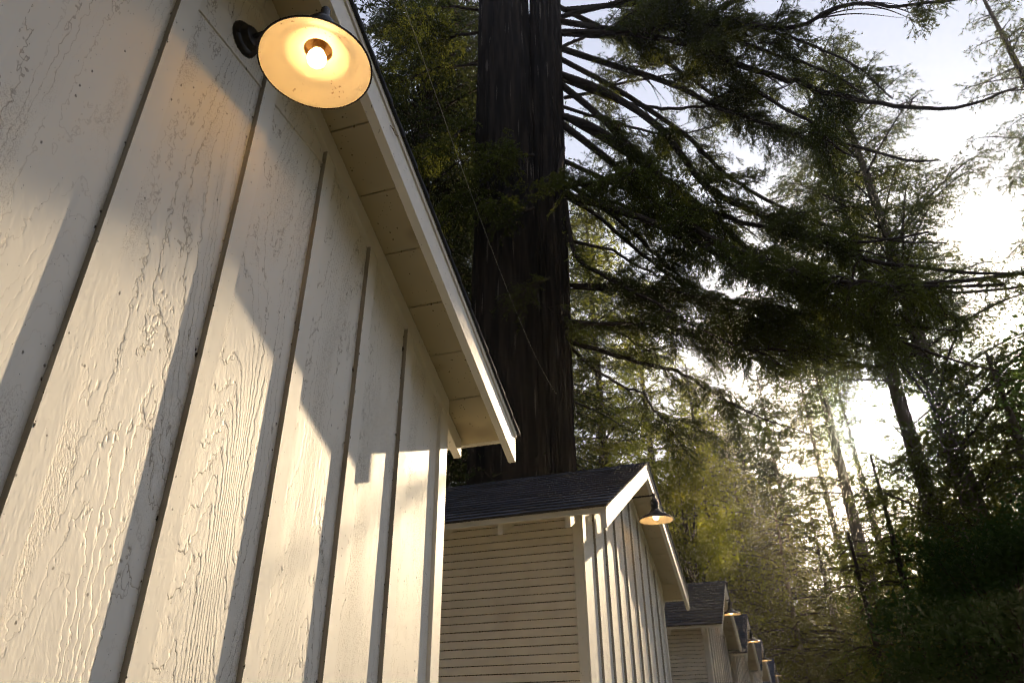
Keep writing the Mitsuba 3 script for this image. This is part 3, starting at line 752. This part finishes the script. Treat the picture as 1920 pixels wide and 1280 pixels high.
# ivy-like growth round the second trunk
def sleeve(t, base, r, z0, z1, n, rng, bsdf, name='ivy', rad=.25):
    z = rng.uniform(z0, z1, n); a = rng.uniform(0, 2 * np.pi, n)
    rr = r + np.abs(rng.normal(0, rad, n)) * (0.6 + .9 * meshkit.noise(np.stack([np.cos(a) * 2, np.sin(a) * 2, z * .8], 1), 4))
    X = np.stack([base[0] + rr * np.cos(a), base[1] + rr * np.sin(a), z], 1)
    X = X[lane(X, rng)]; m = len(X)
    d = norm(rng.normal(0, 1, (m, 3)) + [0, 0, -.6]); w = norm(np.cross(d, rng.normal(0, 1, (m, 3))))
    l = rng.uniform(.06, .16, (m, 1)); mid = X + d * l * .5
    part(t, name, ply(quads_mesh(np.stack([X, mid + w * l * .35, X + d * l, mid - w * l * .35], 1)), bsdf), kind='stuff')
sleeve('tall_fir_001', polar(12.5, 20), .34, .5, 10, 12000, R_(21), 'redwood_needles', rad=.42)
sleeve('tall_fir', polar(9.9, 22), .30, .3, 7, 6000, R_(22), 'redwood_needles', rad=.3)

# backlit pale-green trees behind the great redwood
LIME = dict(bsdf='lime_leaves', lf=1.15, up=.05, droop=.28, bark='limb_bark')
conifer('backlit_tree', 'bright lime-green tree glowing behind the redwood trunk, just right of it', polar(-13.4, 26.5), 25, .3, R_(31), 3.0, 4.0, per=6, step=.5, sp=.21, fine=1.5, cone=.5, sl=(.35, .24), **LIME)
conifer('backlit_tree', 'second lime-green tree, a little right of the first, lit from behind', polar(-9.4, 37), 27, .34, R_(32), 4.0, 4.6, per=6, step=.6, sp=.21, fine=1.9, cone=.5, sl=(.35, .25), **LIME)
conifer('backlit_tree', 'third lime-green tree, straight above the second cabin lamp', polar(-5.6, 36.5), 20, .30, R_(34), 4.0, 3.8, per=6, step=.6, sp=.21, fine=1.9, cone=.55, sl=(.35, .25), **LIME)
broadleaf('green_bush', 'bright green bushy tree just beyond the far eave of the second cabin', polar(-7.5, 22.3), 8, .10, R_(33), polar(-7.6, 22.3, 7.2), (1.3, 1.4, 2.7), 60, 'lime_leaves', dens=170, leafs=(.13, .07), clump=.5)
# conifers closing the row, catching the sun
CON = [(-13.0, 44, 18.0, 4.2, 'sunny conifer behind the second cabin, leftmost of the golden ones'), (-6.8, 45, 15.0, 4.2, 'golden sunlit conifer beyond the lamp of the second cabin'),
       (-3.2, 40, 14.0, 4.0, 'golden conifer rising above the third cabin roof'), (-.6, 38, 13.5, 4.2, 'broad low golden conifer above the farthest cabins'),
       (1.9, 39, 12.5, 4.0, 'golden conifer right of the farthest cabins'), (4.0, 44, 12.5, 3.6, 'hazy low conifer in the gap under the bright sky'),
       (7.0, 36, 10.5, 3.4, 'golden conifer behind the dark young one below the sun'), (10.8, 30, 8.5, 3.2, 'low golden conifer behind the trunks right of the sun')]
for i, (a, r, h, s, lab) in enumerate(CON):
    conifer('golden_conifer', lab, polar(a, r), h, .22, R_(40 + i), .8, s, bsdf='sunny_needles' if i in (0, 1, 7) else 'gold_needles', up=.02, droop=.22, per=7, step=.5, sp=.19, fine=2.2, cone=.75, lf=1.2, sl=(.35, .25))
conifer('hazy_fir', 'pale hazy conifer with a visible stem left of the bright sky gap', polar(.1, 47), 24, .32, R_(50), 8.5, 3.0, bsdf='far_needles', up=.05, droop=.2, per=6, step=.6, fine=2.2, cone=.5, lf=1.6, sl=(.5, .3))
conifer('hazy_fir', 'fainter hazy conifer left of the other pale one', polar(-2.2, 50), 24, .32, R_(51), 8.0, 3.2, bsdf='far_needles', up=.05, droop=.2, per=6, step=.6, fine=2.2, cone=.5, lf=1.6, sl=(.5, .3))
conifer('hazy_fir', 'tall pale conifer between the lime-green trees and the bright gap', polar(-3.2, 56), 26, .35, R_(53), 9.0, 4.2, bsdf='far_needles', up=.05, droop=.2, per=7, step=.65, fine=2.6, lf=1.5, sl=(.5, .3), cone=.5)
conifer('hazy_fir', 'tall sparse conifer just right of the bright gap', polar(3.3, 50), 29, .35, R_(54), 18.5, 3.4, bsdf='far_needles', up=.05, droop=.2, per=4, step=.65, fine=2.4, lf=1.4, sl=(.5, .3), cone=.5)
conifer('hazy_fir', 'tall far conifer between the trunks left of the sun', polar(6.0, 46), 28, .35, R_(55), 5.0, 2.9, bsdf='far_needles', up=.05, droop=.2, per=6, step=.65, fine=2.2, lf=1.4, sl=(.5, .3), cone=.5)
conifer('hazy_fir', 'tall hazy conifer behind the lime-green leaves', polar(-5.2, 52), 26, .35, R_(52), 8.0, 5.0, bsdf='lime_leaves', up=.05, droop=.2, per=7, step=.6, fine=2.4, lf=1.6, sl=(.5, .3), cone=.5)
# dark growth at the right
conifer('dark_fir', 'dark conifer at the lower right, in shade', polar(16.2, 17), 9.0, .3, R_(60), .6, 2.3, up=.0, droop=.2, per=6, step=.35, sp=.2)
conifer('dark_fir', 'dark dense conifer in front of the trunks at the lower right', polar(11.5, 16), 5.2, .2, R_(61), .4, 2.2, up=.0, droop=.2, per=6, step=.3, sp=.2)
broadleaf('maple_tree', 'green broad-leaved tree at the right edge of the picture', polar(23.6, 12), 7, .12, R_(62), polar(23.4, 12, 4.7), (1.15, 1.4, 2.3), 54, 'maple_leaves', dens=260, leafs=(.085, .065), clump=.5)
for i, (a_, r_, z_, rad, lab) in enumerate([(9.2, 15.5, 2.6, (1.2, 1.2, 1.7), 'dark shrubby growth below the sun, between the young conifer and the trunks'), (13.2, 15, 3.0, (1.4, 1.2, 2.2), 'dark leafy growth at the foot of the ivy-clad trunk'), (17.2, 14.5, 3.3, (1.3, 1.2, 2.2), 'dark leafy growth left of the maple at the lower right'), (21.5, 15, 3.0, (1.3, 1.2, 2.0), 'dark leafy growth behind the maple in the lower right corner'), (11.0, 16.5, 2.2, (1.4, 1.0, 2.2), 'dark bush at the bottom edge, half hidden behind the ivy-clad trunk'), (15.4, 17.0, 2.6, (1.5, 1.0, 2.4), 'dark bush deeper in the shade, right of the ivy-clad trunk'), (19.4, 16.0, 2.4, (1.5, 1.0, 2.3), 'dark bush in the shade behind the growth left of the maple')]):
    broadleaf('dark_shrub', lab, polar(a_, r_), 4, .07, R_(110 + i), polar(a_, r_, z_), rad, 46, 'shrub_leaves', dens=220, leafs=(.11, .06), catg='shrub', clump=.5)
conifer('tall_fir', 'tall conifer at the right edge, its feathery limbs reaching into the picture', polar(25.5, 19), 21, .35, R_(63), 6.0, 4.2, up=.35, droop=.1, per=3, step=.6, sp=.22, fine=.9)
# dark redwoods left of the great one
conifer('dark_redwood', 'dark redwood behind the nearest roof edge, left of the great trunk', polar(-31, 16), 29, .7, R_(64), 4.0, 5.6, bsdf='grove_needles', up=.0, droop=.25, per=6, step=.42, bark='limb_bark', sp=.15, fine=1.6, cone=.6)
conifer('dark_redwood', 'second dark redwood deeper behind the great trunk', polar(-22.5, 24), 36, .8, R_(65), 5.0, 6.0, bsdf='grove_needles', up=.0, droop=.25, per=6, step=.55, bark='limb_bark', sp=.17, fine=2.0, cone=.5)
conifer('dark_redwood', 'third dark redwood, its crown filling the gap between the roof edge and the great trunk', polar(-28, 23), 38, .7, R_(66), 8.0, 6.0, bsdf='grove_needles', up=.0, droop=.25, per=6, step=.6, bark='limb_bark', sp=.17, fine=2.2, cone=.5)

# ---- unseen forest added to block skylight: dark trees behind and beside the photographer
for i, (a, r, h) in enumerate([(150, 12, 32), (172, 13, 34), (195, 12, 32), (218, 14, 34), (130, 14, 32), (240, 15, 34), (262, 16, 34), (112, 18, 28), (95, 24, 24), (285, 19, 32), (307, 18, 30)]):
    conifer('added_redwood', 'added dark redwood outside the picture, blocking skylight round the court', polar(a, r), h, .5, R_(70 + i), 1.0, 6.0, up=0., droop=.2, per=9, step=.75, fine=7.0, sp=.12, group='added redwoods round the court', bark='limb_bark', cone=.45, bsdf='grove_needles')

# ---- the thin wire, and the dry twig caught on the rake board
def wire():
    w = thing('thin_wire', 'thin pale wire running down to the great redwood trunk', 'wire')
    a, b = np.array([-1.30, 1.96, 1.5 + 3.32]), np.array([-3.45, 11.24, 1.5 + 5.46])
    a = a + (a - b) * .12
    u = np.linspace(0, 1, 40)[:, None]
    scene[w] = ply(tube(a + (b - a) * u - UPV * .36 * 4 * u * (1 - u), .0018, 5), 'steel_wire', True)
wire()
def dry_twig():
    t = thing('dry_twig', 'small dry brown twig caught on the white rake board of the nearest cabin', 'twig')
    M = rot_world(0); o = np.array([0.2885, 0.54, 0.879])
    P = lambda *q: np.array([(M @ np.array([*(o + np.array(p)), 1]))[:3] for p in q])
    ms = [tube(P((0, -.02, .012), (.008, -.004, .0), (.006, .016, -.006), (.012, .034, .0)), [.0022, .002, .0016, .0008], 5),
          tube(P((.006, -.006, .002), (.016, -.014, -.008), (.014, -.024, -.010)), [.0016, .0012, .0007], 5),
          tube(P((.006, .014, -.004), (.012, .022, -.014), (.018, .024, -.020)), [.0014, .0011, .0006], 5)]
    scene[t] = ply(cat(ms), 'dry_bark', 40)
dry_twig()


# ---------------------------------------------------------------- ground and hill
def grid(x0, x1, y0, y1, n, fn):
    x, y = np.meshgrid(np.linspace(x0, x1, n), np.linspace(y0, y1, n), indexing='ij')
    v = np.stack([x, y, fn(x, y)], -1).reshape(-1, 3)
    i, j = np.meshgrid(np.arange(n - 1), np.arange(n - 1), indexing='ij')
    q = np.stack([i * n + j, (i + 1) * n + j, (i + 1) * n + j + 1, i * n + j + 1], -1).reshape(-1, 4)
    return trimesh.Trimesh(v, np.vstack([q[:, :3], q[:, [0, 2, 3]]]), process=False)

scene['ground'] = ply(grid(-325, 325, -325, 325, 81, lambda x, y: 0 * x), 'ground_cover', True)
labels['ground'] = {'label': 'dry grassy ground of the cabin court', 'category': 'ground', 'kind': 'structure'}
# ---- hills
def hill_h(x, y):
    r = np.hypot(x, y); a = np.degrees(np.arctan2(x, y))
    n = meshkit.noise(np.stack([x * .02, y * .02, 0 * x], -1), 3)
    return np.clip((r - 75) / 70, 0, 1) ** 1.3 * (24 + 12 * (n - .5)) * (1 + 0 * a) - .6
scene['hill'] = ply(grid(-320, 320, -320, 320, 121, hill_h), 'hill_soil', True)
labels['hill'] = {'label': 'wooded hillside fading into the evening haze', 'category': 'hill', 'kind': 'structure'}
def forest():
    rng = R_(90); q = []
    n = 0
    while n < 150:
        a, r = rng.uniform(-16, 34), rng.uniform(62, 125)
        p = polar(a, r); p[2] = float(hill_h(p[0], p[1]))
        h = rng.uniform(8, 15); n += 1
        m = 330
        f = rng.uniform(.08, 1, m) ** .8
        rad = (1 - f) * h * .20 * rng.uniform(.3, 1, m) + .1
        t = rng.uniform(0, 2 * np.pi, m)
        X = p + np.stack([rad * np.cos(t), rad * np.sin(t), f * h], 1)
        X = X[lane(X, rng)]; m = len(X); t = np.arctan2(X[:, 1] - p[1], X[:, 0] - p[0])
        d = norm(np.stack([np.cos(t), np.sin(t), rng.uniform(-.6, .2, m)], 1)); w = norm(np.cross(d, rng.normal(0, 1, (m, 3)) * .5 + UPV))
        l = rng.uniform(.35, .9, (m, 1)); mid = X + d * l * .4
        q.append(np.stack([X, mid + w * l * .22, X + d * l, mid - w * l * .22], 1))
    scene['distant_forest'] = ply(quads_mesh(np.concatenate(q)), 'far_needles')
    labels['distant_forest'] = {'label': 'hazy far-off conifer wood on the hillside', 'category': 'forest', 'kind': 'stuff'}
forest()

# ---- evening haze in the air
if HAZE > 0:
    scene['air'] = {'type': 'homogeneous', 'albedo': 0.95, 'sigma_t': HAZE, 'phase': {'type': 'hg', 'g': 0.92}}
    scene['haze'] = {'type': 'cube', 'to_world': T().translate([0, 0, 24]).scale([330, 330, 28]), 'bsdf': {'type': 'null'}, 'interior': {'type': 'ref', 'id': 'air'}}
    labels['haze'] = {'label': 'thin bright evening haze in the air', 'category': 'haze', 'kind': 'stuff'}
    scene['camera']['medium'] = {'type': 'ref', 'id': 'air'}
